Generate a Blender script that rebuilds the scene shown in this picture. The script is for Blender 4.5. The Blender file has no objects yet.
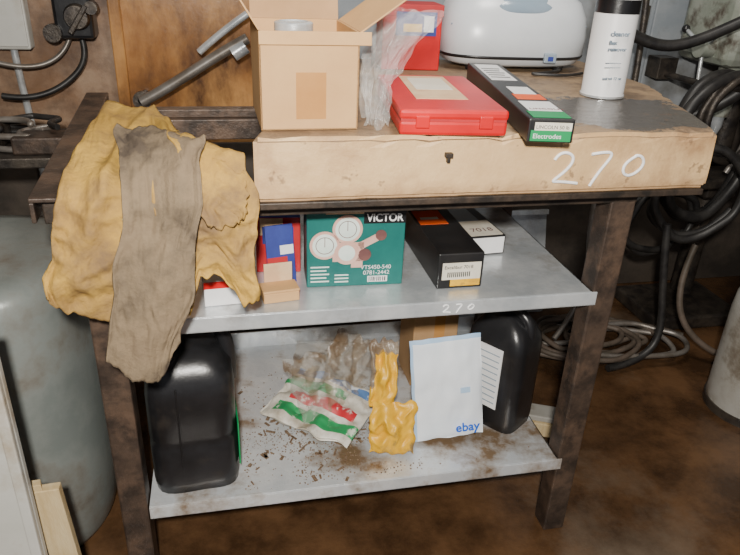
import bpy, bmesh, math, random
from mathutils import Vector, Matrix, noise
random.seed(4)
C=bpy.context.scene.collection

# ---------------- materials ----------------
def mat(name,c1,c2=None,scale=8,rough=.6,metal=0,bump=0,bscale=60,alpha=1,c3=None,s3=2,stretch=(1,1,1),lo=.4,hi=.6,spec=.5,trans=0,detail=8,c3lo=.5,c3hi=.66):
    m=bpy.data.materials.new(name);m.use_nodes=True;n=m.node_tree.nodes;l=m.node_tree.links
    b=n['Principled BSDF'];b.inputs['Roughness'].default_value=rough;b.inputs['Metallic'].default_value=metal
    b.inputs['Specular IOR Level'].default_value=spec
    b.inputs['Transmission Weight'].default_value=trans
    b.inputs['Alpha'].default_value=alpha
    b.inputs['Base Color'].default_value=(*c1,1)
    tc=n.new('ShaderNodeTexCoord');mp=n.new('ShaderNodeMapping');mp.inputs['Scale'].default_value=stretch
    l.new(tc.outputs['Object'],mp.inputs['Vector'])
    def nz(s,d=detail):
        t=n.new('ShaderNodeTexNoise');t.inputs['Scale'].default_value=s;t.inputs['Detail'].default_value=d
        t.inputs['Roughness'].default_value=.65
        l.new(mp.outputs['Vector'],t.inputs['Vector']);return t
    out=None
    if c2 is not None:
        t=nz(scale);r=n.new('ShaderNodeValToRGB')
        r.color_ramp.elements[0].position=lo;r.color_ramp.elements[1].position=hi
        r.color_ramp.elements[0].color=(*c1,1);r.color_ramp.elements[1].color=(*c2,1)
        l.new(t.outputs['Fac'],r.inputs['Fac']);out=r.outputs['Color']
    if c3 is not None:
        t=nz(s3);r=n.new('ShaderNodeValToRGB');r.color_ramp.elements[0].position=c3lo;r.color_ramp.elements[1].position=c3hi
        l.new(t.outputs['Fac'],r.inputs['Fac'])
        mx=n.new('ShaderNodeMixRGB');l.new(r.outputs['Color'],mx.inputs['Fac'])
        if out: l.new(out,mx.inputs['Color1'])
        else: mx.inputs['Color1'].default_value=(*c1,1)
        mx.inputs['Color2'].default_value=(*c3,1);out=mx.outputs['Color']
    if out: l.new(out,b.inputs['Base Color'])
    if bump:
        t=nz(bscale);bp=n.new('ShaderNodeBump');bp.inputs['Strength'].default_value=bump;bp.inputs['Distance'].default_value=.01
        l.new(t.outputs['Fac'],bp.inputs['Height']);l.new(bp.outputs['Normal'],b.inputs['Normal'])
    return m

M={}
M['floor']=mat('wet_floor',(.045,.023,.011),(.12,.062,.029),4,.18,0,.25,25,c3=(.16,.12,.085),s3=1.3,c3lo=.54,c3hi=.72)
M['wallg']=mat('painted_metal_wall',(.25,.28,.31),(.34,.36,.38),3,.45,0,.05,20,c3=(.14,.13,.11),s3=2)
M['walld']=mat('dark_brown_wall',(.030,.024,.019),(.07,.055,.042),4,.7,0,.3,15)  # dark brown mottled tone for lower boards, side walls and crate
M['rusty']=mat('rusty_wood_panel',(.28,.12,.035),(.56,.29,.10),3,.25,0,.15,18,c3=(.08,.035,.017),s3=5,stretch=(1,1,.5),c3lo=.47)
M['rusty2']=mat('stained_board',(.34,.23,.15),(.21,.115,.06),4,.45,0,.2,20,c3=(.09,.05,.032),s3=6,c3lo=.44)
M['ceil']=mat('ceiling_paint',(.3,.29,.27),(.24,.23,.21),3,.8)
M['steel']=mat('dark_rusted_steel',(.042,.031,.025),(.095,.065,.048),14,.42,.3,.25,60,c3=(.14,.09,.062),s3=7)
M['black_steel']=mat('black_edge_steel',(.02,.016,.013),(.06,.042,.03),20,.5,.2,.2,60)
M['galv']=mat('galvanised_steel',(.52,.56,.59),(.70,.73,.75),8,.26,.45,.12,40,c3=(.32,.30,.27),s3=6,c3lo=.52,c3hi=.72)
M['galvd']=mat('dirty_galvanised_steel',(.60,.63,.66),(.74,.76,.77),9,.28,.35,.2,50,c3=(.23,.155,.09),s3=4.5,c3lo=.48,c3hi=.61)
M['card']=mat('cardboard',(.55,.32,.135),(.61,.37,.16),5,.75,0,.06,120)
M['cardin']=mat('cardboard_inside',(.40,.24,.11),(.46,.28,.14),5,.8)
M['tape']=mat('packing_tape',(.48,.23,.07),(.53,.27,.09),6,.25)
M['red']=mat('red_plastic',(.62,.008,.010),(.50,.008,.010),6,.35,0,.03,30)
M['dred']=mat('dark_red_card',(.40,.012,.016),(.48,.02,.022),8,.5)
M['black']=mat('black_plastic',(.010,.010,.011),(.018,.018,.020),6,.30,0,.12,20,c3=(.035,.030,.026),s3=9,c3lo=.55,c3hi=.75)
M['blackc']=mat('black_card',(.010,.010,.011),(.020,.019,.019),8,.4)
M['green']=mat('green_label',(.005,.26,.08),None,rough=.4)
M['white']=mat('white_print',(.80,.80,.80),(.73,.73,.73),6,.45)
M['chalk']=mat('white_paint_marker',(.9,.9,.9),(.8,.8,.8),60,.6)
M['offwhite']=mat('off_white_label',(.74,.70,.60),(.64,.59,.48),10,.6)
M['beige']=mat('tan_label',(.68,.50,.30),(.60,.38,.22),14,.6)
M['orange']=mat('orange_label',(.80,.12,.015),(.70,.09,.01),8,.5)
M['teal']=mat('teal_card',(.006,.11,.10),(.010,.15,.13),5,.45)
M['pink']=mat('pink_print',(.60,.34,.27),(.68,.44,.36),8,.5)
M['pdk']=mat('dark_print',(.12,.05,.05),(.18,.08,.07),8,.5)
M['pale']=mat('pale_gauge_face',(.72,.80,.74),(.62,.72,.66),10,.5)
M['yel']=mat('yellow_suede',(.56,.34,.06),(.42,.245,.045),5,.85,0,.5,60,c3=(.19,.115,.05),s3=6,c3lo=.45,c3hi=.66)
M['grey_s']=mat('soiled_suede',(.18,.13,.08),(.25,.185,.11),8,.9,0,.5,60,c3=(.075,.055,.038),s3=8,c3lo=.46)
M['shell']=mat('silver_white_plastic',(.62,.65,.68),(.56,.59,.62),4,.28)
M['smoke']=mat('blue_grey_lid',(.22,.29,.36),(.28,.34,.40),4,.2)
M['gmet']=mat('grey_painted_sheet_metal',(.19,.215,.205),(.27,.29,.275),4,.36,.2,.2,8,c3=(.12,.09,.06),s3=4,c3lo=.51,c3hi=.70)
M['wpanel']=mat('white_enamel',(.50,.50,.46),(.58,.57,.53),3,.45,0,.05,20,c3=(.34,.28,.20),s3=4)
M['wood']=mat('pale_wood',(.60,.48,.28),(.50,.37,.19),6,.7,0,.2,50,stretch=(6,6,1))
M['hose']=mat('black_rubber_hose',(.014,.013,.013),(.03,.028,.026),20,.45)
M['ghose']=mat('dusty_hose',(.12,.09,.07),(.07,.055,.04),12,.6)
M['ghose2']=mat('grey_pipe_metal',(.26,.24,.22),(.18,.155,.13),12,.4,.5)
M['mach']=mat('machine_grey_paint',(.26,.29,.24),(.36,.38,.33),10,.45,.1,.15,30,c3=(.10,.08,.06),s3=12)
M['iron']=mat('oily_cast_iron',(.035,.03,.028),(.09,.075,.06),16,.4,.5,.3,50)
M['cream']=mat('grey_cream_paint',(.36,.35,.32),(.27,.25,.21),6,.5,0,.1,30,c3=(.13,.10,.07),s3=6)
M['blue']=mat('blue_print',(.01,.12,.65),None,rough=.5)
M['navy']=mat('navy_print',(.02,.03,.20),(.03,.05,.26),9,.5)
M['ybag']=mat('yellow_plastic',(.80,.46,.02),(.68,.36,.015),10,.35,0,.3,40,c3=(.25,.16,.06),s3=14,c3lo=.56)
M['env']=mat('white_paper_mailer',(.74,.80,.86),(.80,.84,.88),6,.5,0,.1,40)
M['env2']=mat('pale_blue_mailer',(.36,.54,.76),(.45,.60,.78),6,.5)
M['grit']=mat('rust_grit',(.10,.055,.028),(.24,.17,.11),200,.8)
M['bagdk']=mat('brown_stained_film',(.20,.12,.06),(.46,.38,.28),9,.20,0,.3,30,alpha=.45,spec=.8)
def clear(name,c,a,r=.12):
    return mat(name,c,None,rough=r,alpha=a,bump=.5,bscale=40,spec=.9)
M['clear']=clear('clear_plastic_film',(.75,.75,.72),.20)
M['clear2']=clear('dirty_clear_film',(.66,.63,.57),.20)
M['nred']=mat('newsprint_red',(.52,.03,.04),(.66,.55,.50),30,.5,lo=.55,hi=.6)
M['ngrn']=mat('newsprint_green',(.02,.28,.09),(.55,.62,.50),25,.5,lo=.55,hi=.6)
M['nblu']=mat('newsprint_blue',(.10,.20,.42),(.62,.64,.64),30,.5,lo=.55,hi=.6)
M['nwht']=mat('newsprint_white',(.70,.68,.61),(.55,.51,.43),30,.5,c3=(.34,.28,.20),s3=12)

def slabmat():
    m=mat('tan_slab',(.58,.375,.18),(.70,.475,.245),4,.5,0,.35,30,c3=(.36,.205,.10),s3=5,c3lo=.52,c3hi=.72)
    n=m.node_tree.nodes;l=m.node_tree.links;b=n['Principled BSDF']
    src=b.inputs['Base Color'].links[0].from_socket
    tc=n.new('ShaderNodeTexCoord')
    def N(op,*a):
        q=n.new('ShaderNodeMath');q.operation=op
        for i,v in enumerate(a):
            if isinstance(v,(int,float)):q.inputs[i].default_value=v
            else:l.new(v,q.inputs[i])
        return q.outputs[0]
    def noi(s,d=6):
        t=n.new('ShaderNodeTexNoise');t.inputs['Scale'].default_value=s;t.inputs['Detail'].default_value=d;t.inputs['Roughness'].default_value=.7
        l.new(tc.outputs['Object'],t.inputs['Vector']);return t.outputs['Fac']
    def mr(v,a,b_,c=0,d=1):
        q=n.new('ShaderNodeMapRange');q.inputs['From Min'].default_value=a;q.inputs['From Max'].default_value=b_;q.inputs['To Min'].default_value=c;q.inputs['To Max'].default_value=d
        l.new(v,q.inputs['Value']);return q.outputs['Result']
    def mix(f,c1,col):
        q=n.new('ShaderNodeMixRGB');l.new(f,q.inputs['Fac']);l.new(c1,q.inputs['Color1']);q.inputs['Color2'].default_value=(*col,1);return q.outputs['Color']
    ge=n.new('ShaderNodeNewGeometry');sx=n.new('ShaderNodeSeparateXYZ');l.new(ge.outputs['Normal'],sx.inputs[0])
    top=mr(sx.outputs['Z'],.5,.95)
    c=mix(N('MULTIPLY',top,mr(noi(6),.3,.6,.6,1.0)),src,(.22,.150,.090))
    c=mix(N('MULTIPLY',top,mr(noi(16),.48,.60,0,.75)),c,(.12,.080,.052))
    mp=n.new('ShaderNodeMapping');mp.inputs['Location'].default_value=(-1.06*3.7,-.12*4.2,0);mp.inputs['Scale'].default_value=(3.7,4.2,0)
    l.new(tc.outputs['Object'],mp.inputs['Vector'])
    ln=n.new('ShaderNodeVectorMath');ln.operation='LENGTH';l.new(mp.outputs['Vector'],ln.inputs[0])
    st=N('MULTIPLY',mr(N('ADD',ln.outputs['Value'],N('MULTIPLY',noi(8),1.7)),1.52,1.60,1,0),top)
    c=mix(N('MULTIPLY',st,.95),c,(.075,.068,.062))
    c=mix(mr(noi(27,3),.64,.70,0,.6),c,(.16,.095,.055))
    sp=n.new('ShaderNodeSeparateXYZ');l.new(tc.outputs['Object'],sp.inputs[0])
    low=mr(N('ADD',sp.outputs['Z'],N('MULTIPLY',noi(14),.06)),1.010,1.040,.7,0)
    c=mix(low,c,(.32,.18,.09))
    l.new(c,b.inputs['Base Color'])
    l.new(mr(st,0,1,.5,.12),b.inputs['Roughness'])
    return m
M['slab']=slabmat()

# ---------------- builders ----------------
def G(name,loc=(0,0,0),rz=0,rx=0,ry=0):
    e=bpy.data.objects.new(name,None);e.empty_display_size=.05;e.location=loc;e.rotation_euler=(rx,ry,rz);C.objects.link(e);return e
def fin(name,bm,m,par=None,smooth=False,bev=0,seg=2,loc=(0,0,0),rot=(0,0,0)):
    me=bpy.data.meshes.new(name);bmesh.ops.recalc_face_normals(bm,faces=bm.faces[:]);bm.to_mesh(me);bm.free()
    o=bpy.data.objects.new(name,me);C.objects.link(o)
    for x in (m if isinstance(m,list) else [m]): me.materials.append(M[x])
    if smooth:
        for p in me.polygons:p.use_smooth=True
    if bev:
        b=o.modifiers.new('bevel','BEVEL');b.width=bev;b.segments=seg;b.limit_method='ANGLE'
    o.location=loc;o.rotation_euler=rot
    if par is not None:o.parent=par
    return o
def box(name,lo,hi,m,par=None,bev=.002,loc=(0,0,0),rot=(0,0,0)):
    bm=bmesh.new();bmesh.ops.create_cube(bm,size=1)
    for v in bm.verts:
        v.co=Vector([lo[i]+(v.co[i]+.5)*(hi[i]-lo[i]) for i in range(3)])
    return fin(name,bm,m,par,bev=bev,loc=loc,rot=rot)
def prism(name,pts,z0,z1,m,par=None,bev=.002,loc=(0,0,0),rot=(0,0,0),seg=2):
    bm=bmesh.new();a=[bm.verts.new((x,y,z0)) for x,y in pts];b=[bm.verts.new((x,y,z1)) for x,y in pts];n=len(pts)
    bm.faces.new(a[::-1]);bm.faces.new(b)
    for i in range(n):bm.faces.new((a[i],a[(i+1)%n],b[(i+1)%n],b[i]))
    return fin(name,bm,m,par,bev=bev,loc=loc,rot=rot,seg=seg)
def lathe(name,prof,m,par=None,loc=(0,0,0),rot=(0,0,0),n=32):
    bm=bmesh.new();rings=[]
    for r,z in prof:
        rings.append([bm.verts.new((r*math.cos(2*math.pi*i/n),r*math.sin(2*math.pi*i/n),z)) for i in range(n)])
    for a,b in zip(rings,rings[1:]):
        for i in range(n):bm.faces.new((a[i],a[(i+1)%n],b[(i+1)%n],b[i]))
    bm.faces.new(rings[0][::-1]);bm.faces.new(rings[-1])
    o=fin(name,bm,m,par,smooth=True,loc=loc,rot=rot)
    es=o.modifiers.new('e','EDGE_SPLIT');es.split_angle=math.radians(35);return o
def loft(name,secs,m,par=None,n=48,pw=4,loc=(0,0,0),rot=(0,0,0),dent=0,seed=0):
    bm=bmesh.new();rings=[]
    for cx,cy,z,hx,hy in secs:
        R=[]
        for i in range(n):
            t=2*math.pi*i/n;c,s=math.cos(t),math.sin(t)
            k=(abs(c)**pw+abs(s)**pw)**(-1/pw)
            if dent:k*=1+dent*noise.noise(Vector((c*1.5+seed,s*1.5,z*4)))
            R.append(bm.verts.new((cx+hx*c*k,cy+hy*s*k,z)))
        rings.append(R)
    for a,b in zip(rings,rings[1:]):
        for i in range(n):bm.faces.new((a[i],a[(i+1)%n],b[(i+1)%n],b[i]))
    bm.faces.new(rings[0][::-1]);bm.faces.new(rings[-1])
    return fin(name,bm,m,par,smooth=True,loc=loc,rot=rot)
def tube(name,pts,r,m,par=None,cyc=False,smooth=True,loc=(0,0,0),rot=(0,0,0)):
    cu=bpy.data.curves.new(name,'CURVE');cu.dimensions='3D';cu.bevel_depth=r;cu.bevel_resolution=4;cu.use_fill_caps=True
    sp=cu.splines.new('NURBS' if smooth else 'POLY');sp.points.add(len(pts)-1)
    for p,q in zip(sp.points,pts):p.co=(*q,1)
    if smooth:sp.order_u=4;sp.use_endpoint_u=not cyc;sp.resolution_u=8
    sp.use_cyclic_u=cyc
    o=bpy.data.objects.new(name,cu);C.objects.link(o);cu.materials.append(M[m]);o.location=loc;o.rotation_euler=rot
    if par is not None:o.parent=par
    return o
def text(name,s,loc,size,m,par=None,rot=(math.pi/2,0,0),ext=.0006,shear=0,sx=1,al='LEFT',off=0):
    cu=bpy.data.curves.new(name,'FONT');cu.body=s;cu.size=size;cu.extrude=ext;cu.shear=shear;cu.align_x=al;cu.offset=off
    o=bpy.data.objects.new(name,cu);C.objects.link(o);cu.materials.append(M[m]);o.location=loc;o.rotation_euler=rot;o.scale=(sx,1,1)
    if par is not None:o.parent=par
    return o
def disc(name,r,th,x,y,z,m,par):
    return lathe(name,[(r,0),(r,th)],m,par,loc=(x,y,z),rot=(math.pi/2,0,0))
def ring(name,r,tk,x,y,z,m,par):
    return tube(name,[(r*math.cos(a*math.pi/8),0,r*math.sin(a*math.pi/8)) for a in range(16)],tk,m,par,cyc=True,loc=(x,y,z))
rad=math.radians

# ---------------- room ----------------
box('floor',(-1.4,-2.6,-.1),(3.0,1.5,0),'floor',bev=0)
box('wall_back',(-1.4,1.40,0),(3.0,1.5,2.7),'wallg',bev=0)
box('wall_left',(-1.5,-2.6,0),(-1.4,1.5,2.7),'walld',bev=0)
box('wall_right',(3.0,-2.6,0),(3.1,1.5,2.7),'walld',bev=0)
box('ceiling',(-1.5,-2.6,2.7),(3.1,1.5,2.8),'ceil',bev=0)
g=G('rusty_wall_panelling',(0,1.36,0))
box('board_left',(-1.3,0,0),(-.13,.035,2.2),'rusty2',g,.004)
box('board_mid',(-.12,-.01,0),(.42,.035,2.2),'rusty',g,.004)
box('board_batten',(-.15,-.03,0),(-.11,.0,2.2),'rusty',g,.004)
box('lower_board',(.43,0,0),(2.9,.035,.78),'walld',g,.004)
box('lower_left_board',(-1.3,-.02,0),(.42,-.011,.72),'walld',g,.004)

# ---------------- workbench ----------------
wb=G('steel_workbench',(0,0,0))
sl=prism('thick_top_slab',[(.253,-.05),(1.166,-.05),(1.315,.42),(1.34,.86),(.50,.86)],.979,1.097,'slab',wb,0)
me=sl.data;bm=bmesh.new();bm.from_mesh(me)
bmesh.ops.bevel(bm,geom=bm.edges[:],offset=.008,segments=2,affect='EDGES')
bmesh.ops.triangulate(bm,faces=[f for f in bm.faces if len(f.verts)>4])
for _ in range(5):
    bmesh.ops.subdivide_edges(bm,edges=[e for e in bm.edges if e.calc_length()>.022],cuts=1,use_grid_fill=True)
    bmesh.ops.triangulate(bm,faces=[f for f in bm.faces if len(f.verts)>4])
for v in bm.verts:
    k=noise.noise(v.co*14)*.5+noise.noise(v.co*5)
    chip=max(0,noise.noise(v.co*22)-.12)
    if v.co.y<-.03:
        v.co.y-=k*.0022
        if v.co.z>1.078: v.co.z-=abs(k)*.003+chip*.022;v.co.y+=chip*.012
        if v.co.z<.998: v.co.y+=chip*.008
    if v.co.x>1.12:
        v.co.x+=k*.005-chip*.012
        if v.co.z>1.08:v.co.z-=abs(k)*.003
bm.to_mesh(me);bm.free()
for i,(x,y) in enumerate([(-.065,0),(.99,0),(-.065,.585),(.99,.585)]):
    box('leg_%d'%(i+1),(x,y,0),(x+.058,y+.058,.94),'steel',wb,.004)
box('rail_front',(-.11,-.0,.935),(1.05,.045,.978),'black_steel',wb,.003)
box('rail_back',(-.13,.60,.925),(1.05,.645,.978),'steel',wb,.003)
prism('rail_left',[(-.125,-.02),(-.065,-.02),(-.115,.90),(-.175,.90)],.982,.990,'steel',wb,.002)
prism('rail_left_flange',[(-.125,-.02),(-.117,-.02),(-.167,.90),(-.175,.90)],.945,.982,'steel',wb,.002)
prism('rail_left_flange_inner',[(-.073,-.02),(-.065,-.02),(-.115,.90),(-.123,.90)],.945,.982,'steel',wb,.002)
box('rail_right',(.99,.04,.935),(1.05,.60,.978),'steel',wb,.003)
box('slab_edge_angle',(.253,-.052,.966),(1.16,-.004,.979),'black_steel',wb,.002)
box('left_rail_cross',(-.02,.62,.978),(.36,.66,1.0),'steel',wb,.003)
def shelf(tag,zb,mt,up):
    z=zb+.030
    box(tag+'_plate',(-.004,.0,z-.003),(.989,.643,z),mt,wb,.001)
    box(tag+'_front_lip',(-.004,-.004,zb-.003),(1.0,0,z),mt,wb,.0015)
    box(tag+'_lip_return',(-.004,-.004,zb-.003),(1.0,.02,zb),mt,wb,.001)
    box(tag+'_right_lip',(.985,.0,zb),(.989,.643,z),mt,wb,.001)
    box(tag+'_back_upstand',(-.004,.639,z),(.989,.643,z+up),mt,wb,.001)
    box(tag+'_rib',(.1,.25,zb-.012),(.9,.3,z-.003),mt,wb,.001)
shelf('middle_shelf',.698,'galv',.012)
shelf('bottom_shelf',.221,'galvd',.055)
box('bolt_stub',(.598,-.062,1.058),(.612,-.05,1.066),'black_steel',wb,.001)
box('bolt_stub_b',(.602,-.060,1.048),(.608,-.05,1.06),'black_steel',wb,.001)
def digits(tag,x,y,z,h,w,gap,r,skew=.15):
    two=[(0,.75),(.1,.95),(.45,1.0),(.8,.85),(.8,.6),(.5,.3),(.0,.0),(.4,.08),(1.25,-.02)]
    sev=[(.0,.9),(.4,.95),(1.0,1.0),(.8,.65),(.5,.3),(.3,-.12)]
    zer=[(.5,1.0),(.1,.75),(.0,.4),(.2,.1),(.55,.08),(.9,.4),(.9,.8),(.6,1.02),(.4,.97)]
    for i,s in enumerate((two,sev,zer)):
        pts=[(x+i*gap+(a+skew*b)*w,y,z+b*h*(1 if i<2 else .72)+(0 if i<2 else h*.12)) for a,b in s]
        tube('%s_%d'%(tag,i),pts,r,'chalk',wb)
digits('painted_number_slab',.812,-.0525,1.001,.062,.048,.074,.0030)
digits('painted_number_shelf',.640,-.0045,.703,.019,.015,.028,.0013)

# ---------------- leather jacket ----------------
def interp(tab,s):
    for a,b in zip(tab,tab[1:]):
        if s<=b[0]:
            k=(s-a[0])/(b[0]-a[0]) if b[0]>a[0] else 0
            return [a[i]+(b[i]-a[i])*k for i in range(1,len(a))]
    return list(tab[-1][1:])
ap=G('leather_welding_jacket',(0,0,0))
def drape(name,m,tops,fronts,bots,off,amp,seed,nu=80,nv=80,ph=0,thick=.004,cr=.35,jag=.012,fw=.3,rw=.55):
    bm=bmesh.new();g=[]
    for j in range(nv+1):
        t=j/nv;row=[]
        for i in range(nu+1):
            s=i/nu
            T=Vector(interp(tops,s));F=Vector(interp(fronts,s));B=Vector(interp(bots,s))
            if t<.35:
                k=t/.35;p=T.lerp(F,k);p.z+=.016*math.sin(k*math.pi)
                nrm=Vector((0,-.35,1))
            else:
                k=(t-.35)/.65;p=F.lerp(B,k);p.y-=.012*math.sin(min(k*2,1)*math.pi/2)
                nrm=Vector((0,-1,.1))
            wv=noise.noise(Vector((s*2,t*2,seed+9)))
            q=Vector((s*2.6+seed+t*.8,t*1.6,seed));n1=noise.noise(q)
            rg=1-abs(noise.noise(Vector((s*3.0+seed+t*2.2+wv,t*2.6+wv,seed*3))))*2.8
            rg2=1-abs(noise.noise(Vector((s*5-t*6+seed+wv,t*6+s*3,seed*2))))*2.6
            fine=noise.noise(Vector((s*30,t*28,seed)))
            f=math.sin(s*9+ph+2.2*math.sin(t*3+seed))
            p+=nrm*(off+amp*(.9*n1+rw*max(rg,-.3)+cr*max(rg2,-.2)+fw*f*min(1,t*1.5)+.10*fine))
            p.x+=.014*noise.noise(Vector((s*2,t*6,seed+5)))
            if t>.8:p.z+=jag*(t-.8)*5*(noise.noise(Vector((s*6,0,seed)))+.6*noise.noise(Vector((s*17,0,seed))))
            row.append(bm.verts.new(p))
        g.append(row)
    for j in range(nv):
        for i in range(nu):bm.faces.new((g[j][i],g[j][i+1],g[j+1][i+1],g[j+1][i]))
    o=fin(name,bm,m,ap,smooth=True)
    s=o.modifiers.new('sol','SOLIDIFY');s.thickness=thick;s.offset=0
    return o
drape('left_panel','yel',
  [(0,-.07,.40,1.002),(.2,-.05,.46,1.03),(.55,.05,.42,1.045),(1,.12,.18,1.03)],
  [(0,-.072,-.03,.995),(1,.14,-.03,1.01)],
  [(0,-.108,-.045,.84),(.12,-.10,-.045,.815),(.4,-.05,-.045,.785),(.7,.03,-.045,.75),(1,.11,-.045,.76)],.010,.019,3.1,jag=.018,fw=.12)
drape('right_panel','yel',
  [(0,.06,.06,1.03),(.5,.15,.0,1.025),(1,.236,-.03,1.01)],
  [(0,.09,-.06,1.00),(.6,.19,-.065,.995),(1,.252,-.065,.985)],
  [(0,.10,-.07,.84),(.3,.13,-.07,.805),(.45,.155,-.07,.865),(.62,.19,-.07,.865),(.8,.225,-.07,.81),(1,.252,-.07,.815)],.014,.018,7.7,ph=1,jag=.018,fw=.12)
drape('sleeve','grey_s',
  [(0,.02,.10,1.050),(.4,.09,.07,1.055),(1,.170,.01,1.045)],
  [(0,.035,-.06,.99),(1,.172,-.065,1.00)],
  [(0,-.018,-.085,.725),(.35,.025,-.085,.690),(.7,.065,-.085,.672),(1,.110,-.085,.75)],.036,.014,1.3,ph=2,fw=.03,cr=.28,rw=.45,jag=.008)
drape('collar_flap','yel',
  [(0,.10,.06,1.06),(1,.228,.00,1.035)],[(0,.13,-.04,1.045),(1,.238,-.05,1.02)],[(0,.175,-.08,.955),(1,.242,-.08,.985)],.022,.007,12.4,nu=40,nv=40,fw=.0,cr=.2)

# ---------------- on the slab ----------------
ZT=1.0975
cb=G('open_cardboard_box',(.272,-.004,ZT),rz=rad(1))
w,d,h,t=.173,.21,.167,.004
box('front_side',(0,0,0),(w,t,h),'card',cb,.001)
box('back_side',(0,d-t,0),(w,d,h),'card',cb,.001)
box('left_side',(0,0,0),(t,d,h),'card',cb,.001)
box('right_side',(w-t,0,0),(w,d,h),'card',cb,.001)
box('bottom',(0,0,0),(w,d,t),'cardin',cb,.001)
box('flap_left',(0,0,0),(.003,d,.10),'card',cb,.001,loc=(0,0,h),rot=(0,rad(-32),0))
box('flap_back',(0,0,0),(w,.003,.10),'cardin',cb,.001,loc=(0,d,h),rot=(rad(-12),0,0))
box('flap_right',(0,0,0),(.003,d,.11),'card',cb,.001,loc=(w,0,h),rot=(0,rad(55),0))
box('flap_front',(0,-.003,-.022),(w+.02,0,0),'card',cb,.001,loc=(0,0,h),rot=(rad(-8),0,0))
box('tape_patch',(.062,-.001,.02),(.115,.0,.10),'tape',cb,0)
box('packed_paper',(.012,.012,.10),(w-.012,d-.012,.128),'cardin',cb,.01)
lathe('can_lid',[(.030,0),(.034,.002),(.034,.016),(.031,.018),(.026,.0185),(.025,.016),(0.001,.016)],'galv',cb,loc=(.065,.05,.160))
lathe('can_body',[(.031,0),(.031,.032)],'galv',cb,loc=(.065,.05,.128))

rc=G('red_plastic_case',(.628,.125,ZT),rz=rad(-6))
box('base',(-.098,-.185,0),(.098,.175,.026),'red',rc,.006)
box('lid',(-.099,-.186,.028),(.099,.176,.046),'red',rc,.006)
box('seam',(-.096,-.183,.024),(.096,.173,.030),'dred',rc,.001)
box('lid_label',(-.055,-.09,.046),(.045,.155,.0468),'beige',rc,0)
box('lid_label_print',(-.04,.0,.0468),(.035,.13,.0472),'offwhite',rc,0)
box('latch_left',(-.07,-.190,.014),(-.045,-.184,.036),'red',rc,.002)
box('latch_right',(.045,-.190,.014),(.07,-.184,.036),'red',rc,.002)

wr=G('welding_rod_carton',(.768,-.115,ZT),rz=rad(-9.5))
box('carton',(-.041,0,0),(.041,.63,.042),'blackc',wr,.003)
box('end_label',(-.036,-.0012,.003),(.036,0,.022),'green',wr,0)
box('end_label_top',(-.030,-.0012,.022),(.036,0,.036),'offwhite',wr,0)
text('end_text','LINCOLN 50 lb',(-.028,-.0014,.025),.009,'black',wr,ext=.0002)
text('end_text_b','Electrodes',(-.032,-.0014,.008),.012,'white',wr,ext=.0002)
box('top_label_white',(-.026,.06,.042),(.036,.15,.0426),'white',wr,0)
box('top_label_green',(-.032,.012,.042),(.036,.06,.0430),'green',wr,0)
text('top_text','LINCOLN',(-.022,.075,.0428),.015,'pdk',wr,rot=(0,0,0),ext=.0003)
box('top_label_red',(-.022,.17,.042),(.036,.22,.0426),'orange',wr,0)
box('top_label_grey',(-.016,.22,.042),(.03,.30,.0426),'white',wr,0)
box('top_label_far',(-.030,.38,.042),(.028,.60,.0426),'white',wr,0)
for i in range(5):box('top_line_%d'%i,(-.024,.41+i*.03,.0426),(.020-.006*(i%2),.420+i*.03,.043),'black',wr,0)

sc=G('spray_can',(1.10,.30,ZT))
lathe('can_body',[(.046,0),(.051,.003),(.051,.006),(.049,.010),(.049,.215),(.047,.226),(.036,.238),(.030,.242)],'white',sc,n=48)
lathe('black_band',[(.0494,.186),(.0494,.216)],'black',sc,n=48)
lathe('spray_cap',[(.036,.238),(.038,.242),(.036,.285),(.030,.293),(.001,.294)],'black',sc)
lathe('bottom_rim',[(.0518,.001),(.0518,.006)],'galv',sc)
for k,(zz,s,sz) in enumerate([(.140,'cleaner',.016),(.122,'flux',.013),(.108,'remover',.013),(.080,'------------',.010),(.070,'------------',.010),(.045,'net wt 12 oz',.009)]):
    text('can_text_%d'%k,s,(-.034,-.0490,zz),sz,'smoke',sc,ext=.0022)

ps=G('portable_stereo',(1.035,.74,ZT),rz=rad(-4))
loft('shell',[(0,0,.012,.175,.10),(0,0,.02,.195,.115),(0,0,.045,.210,.128),(0,0,.09,.214,.128),(0,0,.14,.207,.120),(0,.005,.18,.190,.104),(0,.01,.205,.155,.083),(0,.012,.218,.11,.06),(0,.012,.222,.06,.03)],'shell',ps,pw=3,n=64)
loft('base_seam',[(0,0,.034,.207,.126),(0,0,.042,.2115,.1305)],'black',ps,pw=3,n=64)
tube('handle',[(-.15,-.03,.12),(-.15,-.045,.20),(-.11,-.06,.232),(0,-.07,.240),(.11,-.06,.232),(.15,-.045,.20),(.15,-.03,.12)],.009,'smoke',ps)
loft('display_window',[(0,-.085,.140,.095,.03),(0,-.080,.17,.09,.03),(0,-.065,.200,.07,.02)],'smoke',ps,pw=3)
for i,x in enumerate((-.13,.13)):
    lathe('foot_%d'%i,[(.014,0),(.016,.02)],'black',ps,loc=(x,-.07,0));lathe('rear_foot_%d'%i,[(.014,0),(.016,.02)],'black',ps,loc=(x,.07,0))
box('latch',(.06,-.137,.028),(.095,-.124,.055),'smoke',ps,.003)
box('logo',(.07,-.1385,.034),(.085,-.137,.046),'navy',ps,.0)
tube('front_crease',[(-.195,-.070,.12),(-.12,-.115,.095),(0,-.130,.088),(.12,-.115,.095),(.195,-.070,.12)],.003,'smoke',ps)
tube('power_cord',[(.12,-.11,.006),(.05,-.17,.006),(-.0,-.165,.006),(.04,-.19,.006),(.12,-.20,.006),(.17,-.15,.006)],.004,'hose',ps)

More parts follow.
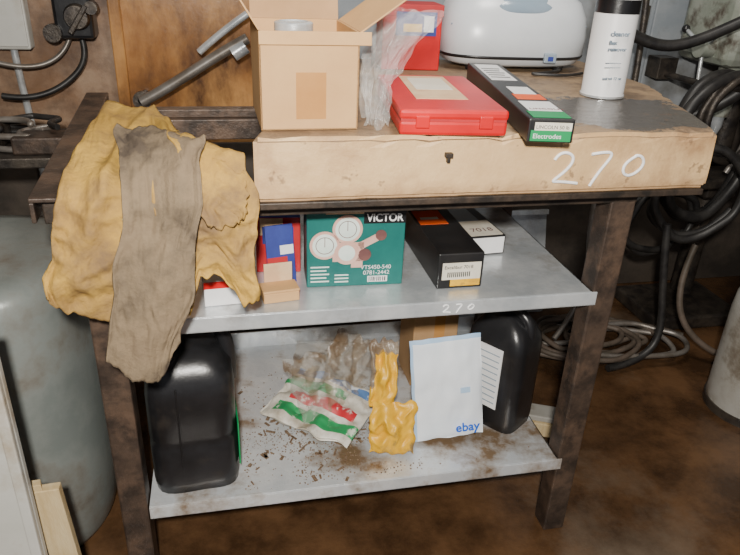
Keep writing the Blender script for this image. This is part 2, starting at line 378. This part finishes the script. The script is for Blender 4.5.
rb=G('red_parts_box',(.715,.70,ZT),rz=rad(-5))
box('carton',(-.075,-.05,0),(.085,.08,.165),'red',rb,.003)
box('lid_edge',(-.078,-.053,.138),(.088,.083,.168),'dred',rb,.002)
box('label_navy',(-.04,-.0545,.09),(.07,-.050,.15),'navy',rb,0)
box('label_yellow',(-.02,-.0565,.10),(.03,-.0545,.120),'ybag',rb,0)
box('label_white',(.035,-.0565,.10),(.062,-.0545,.140),'white',rb,0)

def sheet(name,quad_rows,m,par,amp,seed,n=26):
    rows=[[Vector(p) for p in r] for r in quad_rows];bm=bmesh.new();g=[];nr=len(rows)-1
    for j in range(n+1):
        t=j/n*nr;a=min(int(t),nr-1);k=t-a;row=[]
        for i in range(n+1):
            s=i/n*(len(rows[0])-1);b=min(int(s),len(rows[0])-2);q=s-b
            p=rows[a][b].lerp(rows[a][b+1],q).lerp(rows[a+1][b].lerp(rows[a+1][b+1],q),k)
            v=noise.noise_vector(Vector((i/n*5+seed,j/n*5,seed)))+.4*noise.noise_vector(Vector((i/n*13+seed,j/n*13,seed)))
            row.append(bm.verts.new(p+v*amp))
        g.append(row)
    for j in range(n):
        for i in range(n):bm.faces.new((g[j][i],g[j][i+1],g[j+1][i+1],g[j+1][i]))
    return fin(name,bm,m,par,smooth=False)
pb=G('clear_plastic_bag',(-.006,0,0))
sheet('front_film',[[(.466,.00,1.105),(.482,-.01,1.105),(.505,-.01,1.105)],[(.464,.03,1.18),(.485,.0,1.175),(.518,.02,1.165)],[(.482,.09,1.23),(.52,.06,1.23),(.575,.09,1.225)],[(.525,.14,1.285),(.57,.12,1.295),(.645,.14,1.285)]],'clear',pb,.012,2)
sheet('back_film',[[(.470,.05,1.105),(.485,.05,1.105),(.505,.04,1.105)],[(.470,.08,1.18),(.485,.08,1.175),(.518,.06,1.165)],[(.488,.11,1.23),(.52,.12,1.23),(.57,.11,1.225)],[(.53,.16,1.28),(.57,.17,1.29),(.64,.16,1.28)]],'clear',pb,.010,9)

# ---------------- middle shelf ----------------
ZM=.7285
gb=G('regulator_gauge_box',(.364,.10,ZM),rz=rad(-2.5))
W,H,Dp=.210,.182,.09
box('carton',(0,0,0),(W,Dp,H),'teal',gb,.002)
box('brand_banner',(.120,-.001,.146),(W,0,.174),'black',gb,0)
text('brand_text','VICTOR',(.126,-.0016,.151),.024,'white',gb,sx=.90,ext=.0003,off=.0005)
box('banner_stripe',(.04,-.001,.168),(.120,0,.174),'beige',gb,0)
def gauge(x,z,r,k):
    disc('gauge_rim_%s'%k,r,.0012,x,0,z,'pink',gb);disc('gauge_face_%s'%k,r*.82,.0018,x,0,z,'pale',gb)
    ring('gauge_scale_%s'%k,r*.6,.0007,x,-.002,z,'pdk',gb)
    box('gauge_needle_%s'%k,(x-.0007,-.0024,z-.003),(x+.0007,-.0018,z+r*.6),'pdk',gb,0)
gauge(.038,.098,.032,'a');gauge(.086,.134,.032,'b')
disc('regulator_cap',.027,.0022,.085,0,.080,'pink',gb)
disc('regulator_knob',.018,.003,.085,0,.080,'pale',gb)
box('regulator_body',(.055,-.0016,.060),(.122,0,.104),'pink',gb,0)
box('outlet_stem',(-.03,-.0016,-.008),(.03,0,.008),'pink',gb,0,loc=(.138,0,.108),rot=(0,rad(-28),0))
disc('outlet_nut',.012,.002,.158,0,.119,'pdk',gb)
box('lower_stem',(.095,-.0016,.045),(.120,0,.07),'pink',gb,0)
disc('valve',.014,.0022,.124,0,.075,'pdk',gb)
for i in range(5):
    box('print_line_%d'%i,(.008,-.0008,.012+i*.0085),(.008+.040-.006*(i%2),0,.0150+i*.0085),'pale',gb,0)
for i in range(3):
    box('print_col_%d'%i,(.060,-.0008,.010+i*.008),(.090,0,.0130+i*.008),'pale',gb,0)
text('model_a','VTS450-540',(.116,-.001,.040),.0135,'white',gb,ext=.0003)
text('model_b','0781-2442',(.122,-.001,.027),.0135,'white',gb,ext=.0003)
box('barcode_patch',(.132,-.001,.009),(.176,0,.023),'white',gb,0)
for i in range(9):box('bar_%d'%i,(.135+i*.0043,-.0014,.011),(.1366+i*.0043+(i%3)*.0005,-.001,.021),'black',gb,0)

b1=G('black_electrode_carton',(.643,.055,ZM))
box('carton',(0,0,0),(.104,.30,.084),'blackc',b1,.003)
box('end_label',(.010,-.001,.022),(.098,0,.062),'offwhite',b1,0)
box('end_label_yellow',(.030,-.0012,.006),(.098,0,.022),'ybag',b1,0)
for i in range(12):box('bar_%d'%i,(.022+i*.0045,-.0016,.028),(.0242+i*.0045,-.001,.040),'black',b1,0)
text('label_text','Excalibur 7018',(.014,-.0014,.048),.011,'black',b1,ext=.0002)
box('top_label_orange',(.006,.17,.084),(.075,.26,.0848),'orange',b1,0)
box('top_label_text',(.015,.20,.0848),(.06,.215,.0852),'white',b1,0)
b2=G('grey_electrode_carton',(.770,.215,ZM),rz=rad(4))
box('carton',(0,0,0),(.098,.32,.050),'blackc',b2,.003)
box('top_label',(.008,.005,.05),(.092,.10,.0507),'offwhite',b2,0)
box('top_label_grey',(.008,.10,.05),(.07,.26,.0507),'smoke',b2,0)
text('top_text','7018',(.02,.03,.0508),.03,'pdk',b2,rot=(0,0,0),ext=.0002)
box('end_label',(.006,-.001,.004),(.094,0,.046),'white',b2,0)
b3=G('brown_electrode_carton',(.650,.40,ZM),rz=rad(0))
box('carton',(0,0,0),(.10,.2,.13),'blackc',b3,.003);box('top_label',(.01,.01,.13),(.09,.19,.1307),'orange',b3,0)
s1=G('red_and_white_carton',(.150,.04,ZM),rz=rad(4))
box('carton',(0,0,0),(.085,.12,.055),'white',s1,.002);box('red_top',(.0,.05,.055),(.085,.12,.056),'red',s1,0);box('red_edge',(0,-.001,.040),(.085,0,.055),'red',s1,0)
s2=G('red_parts_carton',(.262,.19,ZM),rz=rad(-6))
box('carton',(0,0,0),(.098,.09,.155),'dred',s2,.002);box('label',(.01,-.001,.09),(.06,0,.13),'beige',s2,0);box('blue_band',(.0,-.001,.132),(.098,0,.15),'navy',s2,0)
for i in range(4):box('print_%d'%i,(.015+i*.02,-.0016,.07),(.023+i*.02,-.001,.11),'navy',s2,0)
s3=G('blue_and_red_envelope',(.285,.12,ZM),rz=rad(12),rx=rad(-12))
box('sheet',(0,0,0),(.062,.006,.13),'navy',s3,.001);box('red_patch',(.0,-.001,.0),(.045,0,.06),'dred',s3,0);box('white_patch',(.03,-.001,.065),(.06,0,.085),'white',s3,0)
s4=G('small_cardboard_box',(.268,.035,ZM),rz=rad(8))
box('carton',(0,0,0),(.075,.045,.022),'card',s4,.002);box('lid',(-.001,-.001,.022),(.076,.046,.028),'card',s4,.002)
box('upright_flap',(.01,.042,.028),(.07,.046,.07),'beige',s4,.001)

# ---------------- bottom shelf ----------------
ZB=.2515
jl=G('black_fluid_jug',(.100,.132,ZB),rz=rad(3))
loft('body',[(0,0,.0,.085,.095),(0,0,.006,.095,.104),(0,0,.03,.098,.106),(0,0,.13,.097,.105),(0,0,.142,.092,.100),(0,0,.155,.097,.105),(0,0,.26,.097,.105),(0,.0,.30,.093,.100),(-.01,0,.335,.080,.08),(-.02,0,.352,.056,.055),(-.02,0,.358,.03,.03)],'black',jl,pw=5,dent=.03)
tube('handle',[(-.06,.0,.330),(-.045,.0,.385),(.0,.0,.405),(.05,.0,.398),(.085,.0,.36),(.090,.0,.29),(.086,.0,.24)],.017,'black',jl)
lathe('cap',[(.028,0),(.030,.004),(.030,.030),(.027,.034),(.001,.034)],'black',jl,loc=(-.050,-.055,.330),rot=(rad(20),0,0))
lathe('neck',[(.024,-.03),(.024,.01)],'black',jl,loc=(-.050,-.055,.325),rot=(rad(20),0,0))
box('side_label',(.0955,-.085,.05),(.0985,.06,.17),'green',jl,.0)
box('side_label_print',(.0983,-.075,.10),(.0991,.05,.15),'offwhite',jl,.0)
tube('side_seam',[(-.03,-.104,.01),(-.03,-.1065,.15),(-.03,-.104,.29)],.002,'black',jl)

jr=G('black_oil_bottle',(.893,.195,ZB),rz=rad(36))
loft('body',[(0,0,.0,.055,.075),(0,0,.006,.063,.083),(0,0,.03,.065,.085),(0,0,.24,.065,.085),(0,0,.275,.062,.080),(0,0,.305,.048,.060),(0,.01,.325,.034,.04),(0,.01,.33,.02,.024)],'black',jr,pw=5)
tube('handle',[(0,-.062,.25),(0,-.078,.315),(0,-.045,.342),(0,.0,.335)],.014,'black',jr)
lathe('cap',[(.022,.325),(.024,.328),(.024,.352),(.001,.354)],'black',jr,loc=(0,.02,0))
box('front_label',(-.0672,-.035,.07),(-.0645,.066,.25),'white',jr,0)
for i in range(9):box('label_line_%d'%i,(-.0680,-.028,.085+i*.018),(-.0672,.055-.01*(i%3),.088+i*.018),'smoke',jr,0)

def pillow(name,w,h,th,m,par,seed,amp,n=26,f2=None,loc=(0,0,0),rot=(0,0,0),smooth=True):
    bm=bmesh.new()
    for sgn in (-1,1):
        g=[]
        for j in range(n+1):
            row=[]
            for i in range(n+1):
                s=i/n;t=j/n;e=(max(0,math.sin(s*math.pi))**.4)*(max(0,math.sin(t*math.pi))**.4)
                cre=1-2.2*abs(noise.noise(Vector((s*5+seed,t*5,seed+sgn))))
                y=sgn*th/2*e+amp*noise.noise(Vector((s*4+seed,t*4,seed+sgn*.6)))*(.4+e)+sgn*amp*.5*cre*e
                row.append(bm.verts.new((s*w+amp*.5*noise.noise(Vector((t*5,seed,s))),y,t*h+amp*.7*noise.noise(Vector((s*5,seed,t*2))))))
            g.append(row)
        for j in range(n):
            for i in range(n):
                q=(g[j][i],g[j][i+1],g[j+1][i+1],g[j+1][i]);f=bm.faces.new(q if sgn<0 else q[::-1])
                if f2:f.material_index=f2((i+.5)/n,(j+.5)/n)
    return fin(name,bm,m,par,smooth=smooth,loc=loc,rot=rot)
ev=G('white_mailing_envelope',(.642,.108,ZB+.010),rz=rad(-3),rx=rad(-9),ry=rad(-5))
pillow('envelope',.180,.280,.018,['env','env2'],ev,2,.006,f2=lambda s,t:1 if (s<.05 or t>.96) else 0)
text('postal_text','ebay',(.104,-.0175,.022),.034,'blue',ev,ext=.0008,off=.0005)
box('corner_print',(.12,-.0175,.13),(.145,-.0165,.145),'env2',ev,0)
cbx=G('cardboard_carton',(.695,.36,ZB),rz=rad(0))
box('carton',(0,0,0),(.13,.14,.28),'cardin',cbx,.003);box('flap',(0,0,0),(.13,.003,.06),'card',cbx,.001,loc=(0,.0,.28),rot=(rad(50),0,0));box('tape',(.06,-.001,.0),(.09,0,.28),'tape',cbx,0)
yb=G('yellow_plastic_bag',(.516,.085,ZB+.012),rz=rad(-12),rx=rad(-16))
pillow('bag',.112,.135,.030,['ybag'],yb,5,.018)
pillow('bag_upper',.066,.17,.025,['ybag','bagdk'],yb,6,.018,f2=lambda s,t:1 if t>.8 or (s<.2 and t>.3) else 0,loc=(-.004,.005,.12))
for i,(x,wd) in enumerate(((.045,.010),(.062,.006),(.074,.016))):
    pass
nb=G('crumpled_plastic_bags',(.258,.265,ZB+.016))
def prt(s,t):
    if abs(t-.20)<.09 and s>.1:return 2
    if abs(t-.46)<.09 and .15<s<.9:return 1
    if abs(t-.72)<.08 and s<.7:return 2
    if abs(t-.90)<.06:return 3
    return 0
pillow('printed_bag',.265,.20,.016,['nwht','nred','ngrn','nblu'],nb,8,.020,f2=prt,n=44,rot=(rad(-80),0,rad(-40)),loc=(0,0,.010))
pillow('film_spread',.28,.24,.02,['clear2','bagdk'],nb,21,.024,n=44,f2=lambda s,t:1 if noise.noise(Vector((s*4,t*4,3)))>.0 else 0,rot=(rad(-82),0,rad(-12)),loc=(.08,.06,.012))
pillow('film_lower',.17,.19,.035,['clear2','bagdk'],nb,11,.030,n=40,f2=lambda s,t:1 if noise.noise(Vector((s*5,t*5,8)))>.1 else 0,rot=(rad(-62),0,rad(15)),loc=(.11,-.07,.02))
pillow('film_upright',.12,.20,.02,['clear2','bagdk'],nb,15,.028,n=40,f2=lambda s,t:1 if noise.noise(Vector((s*4,t*4,5)))>.05 else 0,rot=(rad(-30),rad(28),0),loc=(.15,.04,.02))
bm=bmesh.new()
def okp(x,y):
    if not(.21<x<.97 and .012<y<.6):return False
    if x>.62 and y>.07:return False
    if x>.50 and .06<y<.14:return False
    return True
for k in range(2800):
    x=random.gauss(.40,.17);y=random.gauss(.17,.15)
    if not okp(x,y):continue
    if noise.noise(Vector((x*9,y*9,1)))<-.05 and random.random()<.8:continue
    r=random.uniform(.0008,.0028)
    bmesh.ops.create_cone(bm,cap_ends=True,segments=4,radius1=r,radius2=r*.3,depth=r*.8,matrix=Matrix.Translation((x,y,ZB+r*.4))@Matrix.Rotation(random.random()*3,4,'Z'))
for k in range(130):
    x=random.gauss(.40,.15);y=random.gauss(.20,.13)
    if not okp(x,y):continue
    L=random.uniform(.008,.026);W_=random.uniform(.003,.009)
    bmesh.ops.create_cube(bm,size=1,matrix=Matrix.Translation((x,y,ZB+.002))@Matrix.Rotation(random.random()*3,4,'Z')@Matrix.Diagonal((L,W_,.002,1)))
fin('metal_shavings',bm,'grit',nb).matrix_parent_inverse=Matrix.Translation((-.258,-.265,-(ZB+.016)))

# ---------------- surroundings ----------------
dr=G('grey_sheet_metal_cabinet',(-.415,.38,0))
loft('shell',[(0,0,0,.27,.27),(0,0,.02,.280,.280),(0,0,.06,.288,.288)]+[(0,0,.06+.06*i,.290-.0006*i*i*.4,.290-.0006*i*i*.4) for i in range(1,11)]+[(0,0,.70,.262,.262),(0,0,.725,.25,.25),(0,0,.735,.20,.20),(0,0,.736,.05,.05)],'gmet',dr,n=96,pw=3.2,dent=.05,seed=3)
wp=G('white_enamel_panel',(-.75,-.13,0))
box('sheet',(0,0,0),(.56,.02,.80),'wpanel',wp,.004);box('edge_fold',(.54,-.015,0),(.56,.0,.80),'wpanel',wp,.003);box('top_fold',(0,-.015,.785),(.56,0,.80),'wpanel',wp,.003)
pl=G('wood_offcut',(-.185,-.09,0),ry=rad(-3))
prism('plank',[(0,0),(.055,0),(.055,.022),(0,.022)],0.003,.41,'wood',pl,.002)
prism('split_end',[(.0,.002),(.025,.002),(.020,.02),(.0,.02)],.41,.425,'wood',pl,.001)
el=G('electrical_box',(-.46,1.30,1.05))
box('enclosure',(-.06,0,0),(.06,.062,.26),'wpanel',el,.006);box('cover',(-.055,-.008,.01),(.055,0,.25),'wpanel',el,.003);tube('conduit',[(0,.03,0),(0,.03,-.10),(.02,.04,-.3),(.02,.04,-.7),(.02,.04,-1.045)],.012,'galv',el)
sw=G('rotary_switch',(-.245,1.26,1.13))
box('body',(-.065,0,-.04),(.055,.10,.11),'black',sw,.012);lathe('knob',[(.038,0),(.041,.01),(.035,.03),(.001,.032)],'iron',sw,loc=(.01,0,.03),rot=(math.pi/2,0,0))
box('lever',(-.008,-.05,-.02),(.008,-.03,.08),'iron',sw,.003,rot=(0,.6,0));lathe('socket',[(.028,0),(.028,.03)],'iron',sw,loc=(-.07,.01,-.02),rot=(math.pi/2,.5,0))
lathe('socket_b',[(.02,0),(.02,.04)],'iron',sw,loc=(.06,.0,.06),rot=(math.pi/2,-.4,0))
tube('lead',[(.0,.06,-.03),(.02,.05,-.10),(-.03,.05,-.18),(-.16,.0,-.24),(-.26,.0,-.22)],.010,'hose',sw)
tube('lead_b',[(-.03,.06,-.03),(-.06,.05,-.12),(-.14,.0,-.16),(-.3,.0,-.10)],.008,'ghose2',sw)
pp=G('metal_pipe',(0,0,0))
tube('pipe_lower',[(-.06,1.20,.90),(.05,1.2,.955),(.17,1.2,1.04),(.30,1.19,1.11)],.018,'ghose2',pp)
tube('pipe_upper',[(.14,1.22,1.06),(.22,1.21,1.13),(.31,1.2,1.19)],.012,'galv',pp)
lathe('pipe_clamp',[(.026,0),(.026,.05)],'galv',pp,loc=(.25,1.19,1.06),rot=(0,rad(58),0))
lathe('wall_flange',[(.03,0),(.03,.02)],'iron',pp,loc=(-.06,1.22,.90),rot=(rad(-90),0,0))
tube('wall_stub',[(-.06,1.22,.90),(-.06,1.35,.90)],.013,'iron',pp,smooth=False)
tb=G('oily_tool_tray',(-.62,.80,0))
for i,(x,y) in enumerate([(0,0),(.39,0),(0,.25),(.39,.25)]):box('leg_%d'%i,(x,y,0),(x+.03,y+.03,.80),'steel',tb,.002)
box('tray',(-.01,-.01,.80),(.43,.29,.83),'iron',tb,.004)
for i in range(7):
    tube('rag_wire_%d'%i,[(random.uniform(.02,.4),random.uniform(.0,.25),.84+.012*i) for _ in range(6)],.009,'hose' if i%3 else 'ghose2',tb)
box('oily_block',(.05,.05,.83),(.2,.2,.90),'iron',tb,.01)
box('rusty_bracket',(.24,.02,.83),(.38,.12,.88),'steel',tb,.006)

cab=G('grey_wall_cabinet',(1.45,1.30,.82))
box('shell',(0,0,0),(1.2,.055,1.3),'wallg',cab,.006);box('door_left',(.02,-.012,.02),(.385,0,1.28),'wallg',cab,.004);box('door_right',(.405,-.012,.02),(1.18,0,1.28),'wallg',cab,.004)
box('latch',(.35,-.03,.3),(.37,-.012,.42),'iron',cab,.003)
mc=G('drill_press',(2.11,1.08,0))
box('base',(-.20,-.16,0),(.22,.16,.06),'iron',mc,.01)
lathe('column',[(.045,.06),(.045,1.7)],'iron',mc,loc=(.08,.08,0))
box('table',(-.20,-.16,.62),(.2,.02,.66),'iron',mc,.008);box('table_bracket',(-.03,-.05,.54),(.12,.1,.62),'iron',mc,.01)
box('head',(-.17,-.14,1.06),(.2,.16,1.5),'mach',mc,.03);box('motor_guard',(-.15,-.17,1.17),(.12,-.13,1.45),'mach',mc,.02)
lathe('spindle',[(.035,0),(.04,.05),(.04,.18),(.03,.19)],'mach',mc,loc=(-.08,-.06,.88))
lathe('chuck',[(.012,0),(.022,.03),(.024,.07),(.02,.075)],'galv',mc,loc=(-.08,-.06,.81))
lathe('feed_hub',[(.035,0),(.035,.05)],'mach',mc,loc=(-.17,-.04,1.12),rot=(0,-math.pi/2,0))
for i in range(3):
    a=i*2.09+.4;p=(-.20,-.04+.13*math.cos(a),1.12+.13*math.sin(a))
    tube('feed_lever_%d'%i,[(-.20,-.04,1.12),p],.007,'galv',mc,smooth=False);lathe('feed_ball_%d'%i,[(.001,-.016),(.012,-.01),(.016,0),(.012,.01),(.001,.016)],'black',mc,loc=p,n=16)
for i in range(4):
    lathe('bolt_%d'%i,[(.014,0),(.014,.012)],'iron',mc,loc=(-.11+.09*(i%2),-.172,1.22+.1*(i//2)),rot=(math.pi/2,0,0),n=6)
tube('air_line',[(-.12,-.18,1.3),(-.16,-.2,1.15),(-.1,-.2,1.0),(-.02,-.2,.85),(-.1,-.2,.7)],.010,'ghose2',mc)

def loop(c,rx,rz,tilt,n=14,turns=1,jit=.02,dy=.0):
    pts=[]
    for i in range(n*turns):
        a=2*math.pi*i/n
        x=rx*math.cos(a);z=rz*math.sin(a)
        pts.append((c[0]+x+random.uniform(-jit,jit),c[1]+dy*i/n+tilt*x,c[2]+z+random.uniform(-jit,jit)))
    return pts
h1=G('black_rubber_hose',(0,0,0))
tube('coil_a',loop((1.88,.80,.80),.19,.26,.1,turns=2,dy=.03),.020,'hose',h1)
tube('coil_b',loop((1.83,.74,.66),.15,.17,-.2,turns=2,dy=.03),.015,'hose',h1)
tube('coil_c',loop((1.93,.78,.92),.14,.15,.1,turns=2,dy=.02),.013,'iron',h1)
tube('coil_d',loop((1.78,.86,.52),.16,.13,.1,turns=2,dy=.02),.012,'hose',h1)
tube('run_a',[(1.50,.95,1.20),(1.62,.93,1.13),(1.74,.9,1.13),(1.88,.86,1.22),(2.0,.8,1.3)],.019,'hose',h1)
tube('run_b',[(1.58,.95,.95),(1.70,.92,.87),(1.84,.86,.92),(1.94,.8,1.02),(2.0,.80,1.12)],.024,'hose',h1)
tube('run_c',[(1.72,.75,.56),(1.74,.72,.3),(1.80,.7,.12),(1.70,.68,.03),(1.55,.66,.03)],.014,'hose',h1)
tube('run_d',[(1.90,.80,.45),(1.82,.76,.25),(1.90,.7,.08),(2.05,.62,.03),(2.2,.6,.03)],.012,'ghose',h1)
tube('run_e',[(1.68,1.1,1.3),(1.70,1.08,1.0),(1.66,1.05,.7),(1.72,1.05,.4),(1.66,1.1,.02)],.012,'iron',h1)
tube('run_f',[(1.60,1.0,.75),(1.55,1.0,.5),(1.62,.98,.3),(1.55,.95,.1),(1.45,.9,.02)],.011,'ghose2',h1)
box('hook_plate',(1.86,1.20,.98),(1.94,1.285,1.06),'iron',h1,.003)
tube('hook',[(1.90,1.22,1.0),(1.90,.95,1.0),(1.90,.78,.995),(1.90,.72,1.06)],.012,'iron',h1)
h2=G('coiled_dusty_hose',(0,0,0))
for k in range(9):
    rx=.15+.035*random.random()*k;ry=.09+.025*random.random()*k;pts=[];cx=1.62+random.uniform(-.12,.12);cy=.84+random.uniform(-.10,.08)
    for i in range(10):
        a=2*math.pi*i/10;pts.append((cx+rx*math.cos(a)+random.uniform(-.05,.05),cy+ry*math.sin(a)+random.uniform(-.04,.04),.013+.02*random.random()+.006*k))
    tube('turn_%d'%k,pts,.010,'ghose' if k%3 else 'ghose2',h2,cyc=True)
tube('tail',[(1.20,.60,.012),(1.30,.72,.012),(1.28,.9,.02),(1.5,1.0,.02),(1.8,1.05,.02),(2.0,.85,.02)],.011,'ghose',h2)
tube('tail_b',[(1.15,1.0,.012),(1.30,.95,.012),(1.45,1.05,.02),(1.6,.95,.03),(1.7,1.1,.02)],.009,'ghose',h2)
tk=G('cream_gas_cylinder',(1.96,.40,0))
lathe('body',[(.13,0),(.15,.01),(.15,.36),(.145,.42),(.12,.47),(.07,.50),(.035,.51),(.035,.53)],'cream',tk,n=40)
lathe('foot_ring',[(.155,0),(.155,.03)],'iron',tk)
lathe('collar',[(.075,.50),(.08,.59),(.074,.59),(.07,.50)],'cream',tk)
lathe('valve',[(.015,.53),(.015,.57),(.03,.575),(.03,.59),(.001,.59)],'galv',tk)
jk=G('scrap_metal_sheet',(1.10,1.15,0),rx=rad(-14))
box('sheet',(0,0,.003),(.42,.006,.45),'galv',jk,.001);box('fold',(0,-.02,.43),(.42,.0,.45),'galv',jk,.001)
jc=G('oily_floor_crate',(.15,1.0,0))
box('base',(0,0,0),(.5,.25,.02),'walld',jc,.003)
for nm,lo,hi in (('front',(0,0,.02),(.5,.015,.26)),('back',(0,.235,.02),(.5,.25,.26)),('left',(0,.015,.02),(.015,.235,.26)),('right',(.485,.015,.02),(.5,.235,.26))):box(nm,lo,hi,'walld',jc,.003)
bk=G('beige_wood_block',(1.08,.40,0),rz=rad(-25))
box('block',(0,0,0),(.16,.09,.05),'wood',bk,.004);box('block_top',(.02,.01,.05),(.14,.08,.07),'cream',bk,.004)

# ---------------- lights ----------------
def area(name,loc,tgt,size,e,col):
    l=bpy.data.lights.new(name,'AREA');l.size=size;l.energy=e;l.color=col
    o=bpy.data.objects.new(name,l);C.objects.link(o);o.location=loc
    o.rotation_euler=(Vector(tgt)-Vector(loc)).to_track_quat('-Z','Y').to_euler()
area('camera_flash',(.16,-1.36,1.64),(.55,.3,.60),.08,58,(1,.95,.87))  # unseen phone flash just above the camera, as a small area light
area('ceiling_lamp',(.9,.1,2.6),(.8,.4,0),.45,25,(1,.95,.88))
w=bpy.data.worlds.new('workshop_ambient');bpy.context.scene.world=w;w.use_nodes=True
w.node_tree.nodes['Background'].inputs['Color'].default_value=(.88,.91,1,1);w.node_tree.nodes['Background'].inputs['Strength'].default_value=.30

# ---------------- camera ----------------
F=Vector((.1997,.8753,-.4404));R=Vector((.9783,-.2038,.0385));F.normalize();R=(R-F*R.dot(F)).normalized();U=R.cross(F)
cam=bpy.data.cameras.new('camera');co=bpy.data.objects.new('camera',cam);C.objects.link(co)
mw=Matrix(((R.x,U.x,-F.x,.209),(R.y,U.y,-F.y,-1.190),(R.z,U.z,-F.z,1.3933),(0,0,0,1)))
co.matrix_world=mw
cam.sensor_width=36;cam.lens=670.2*36/740;cam.clip_start=.02
bpy.context.scene.camera=co
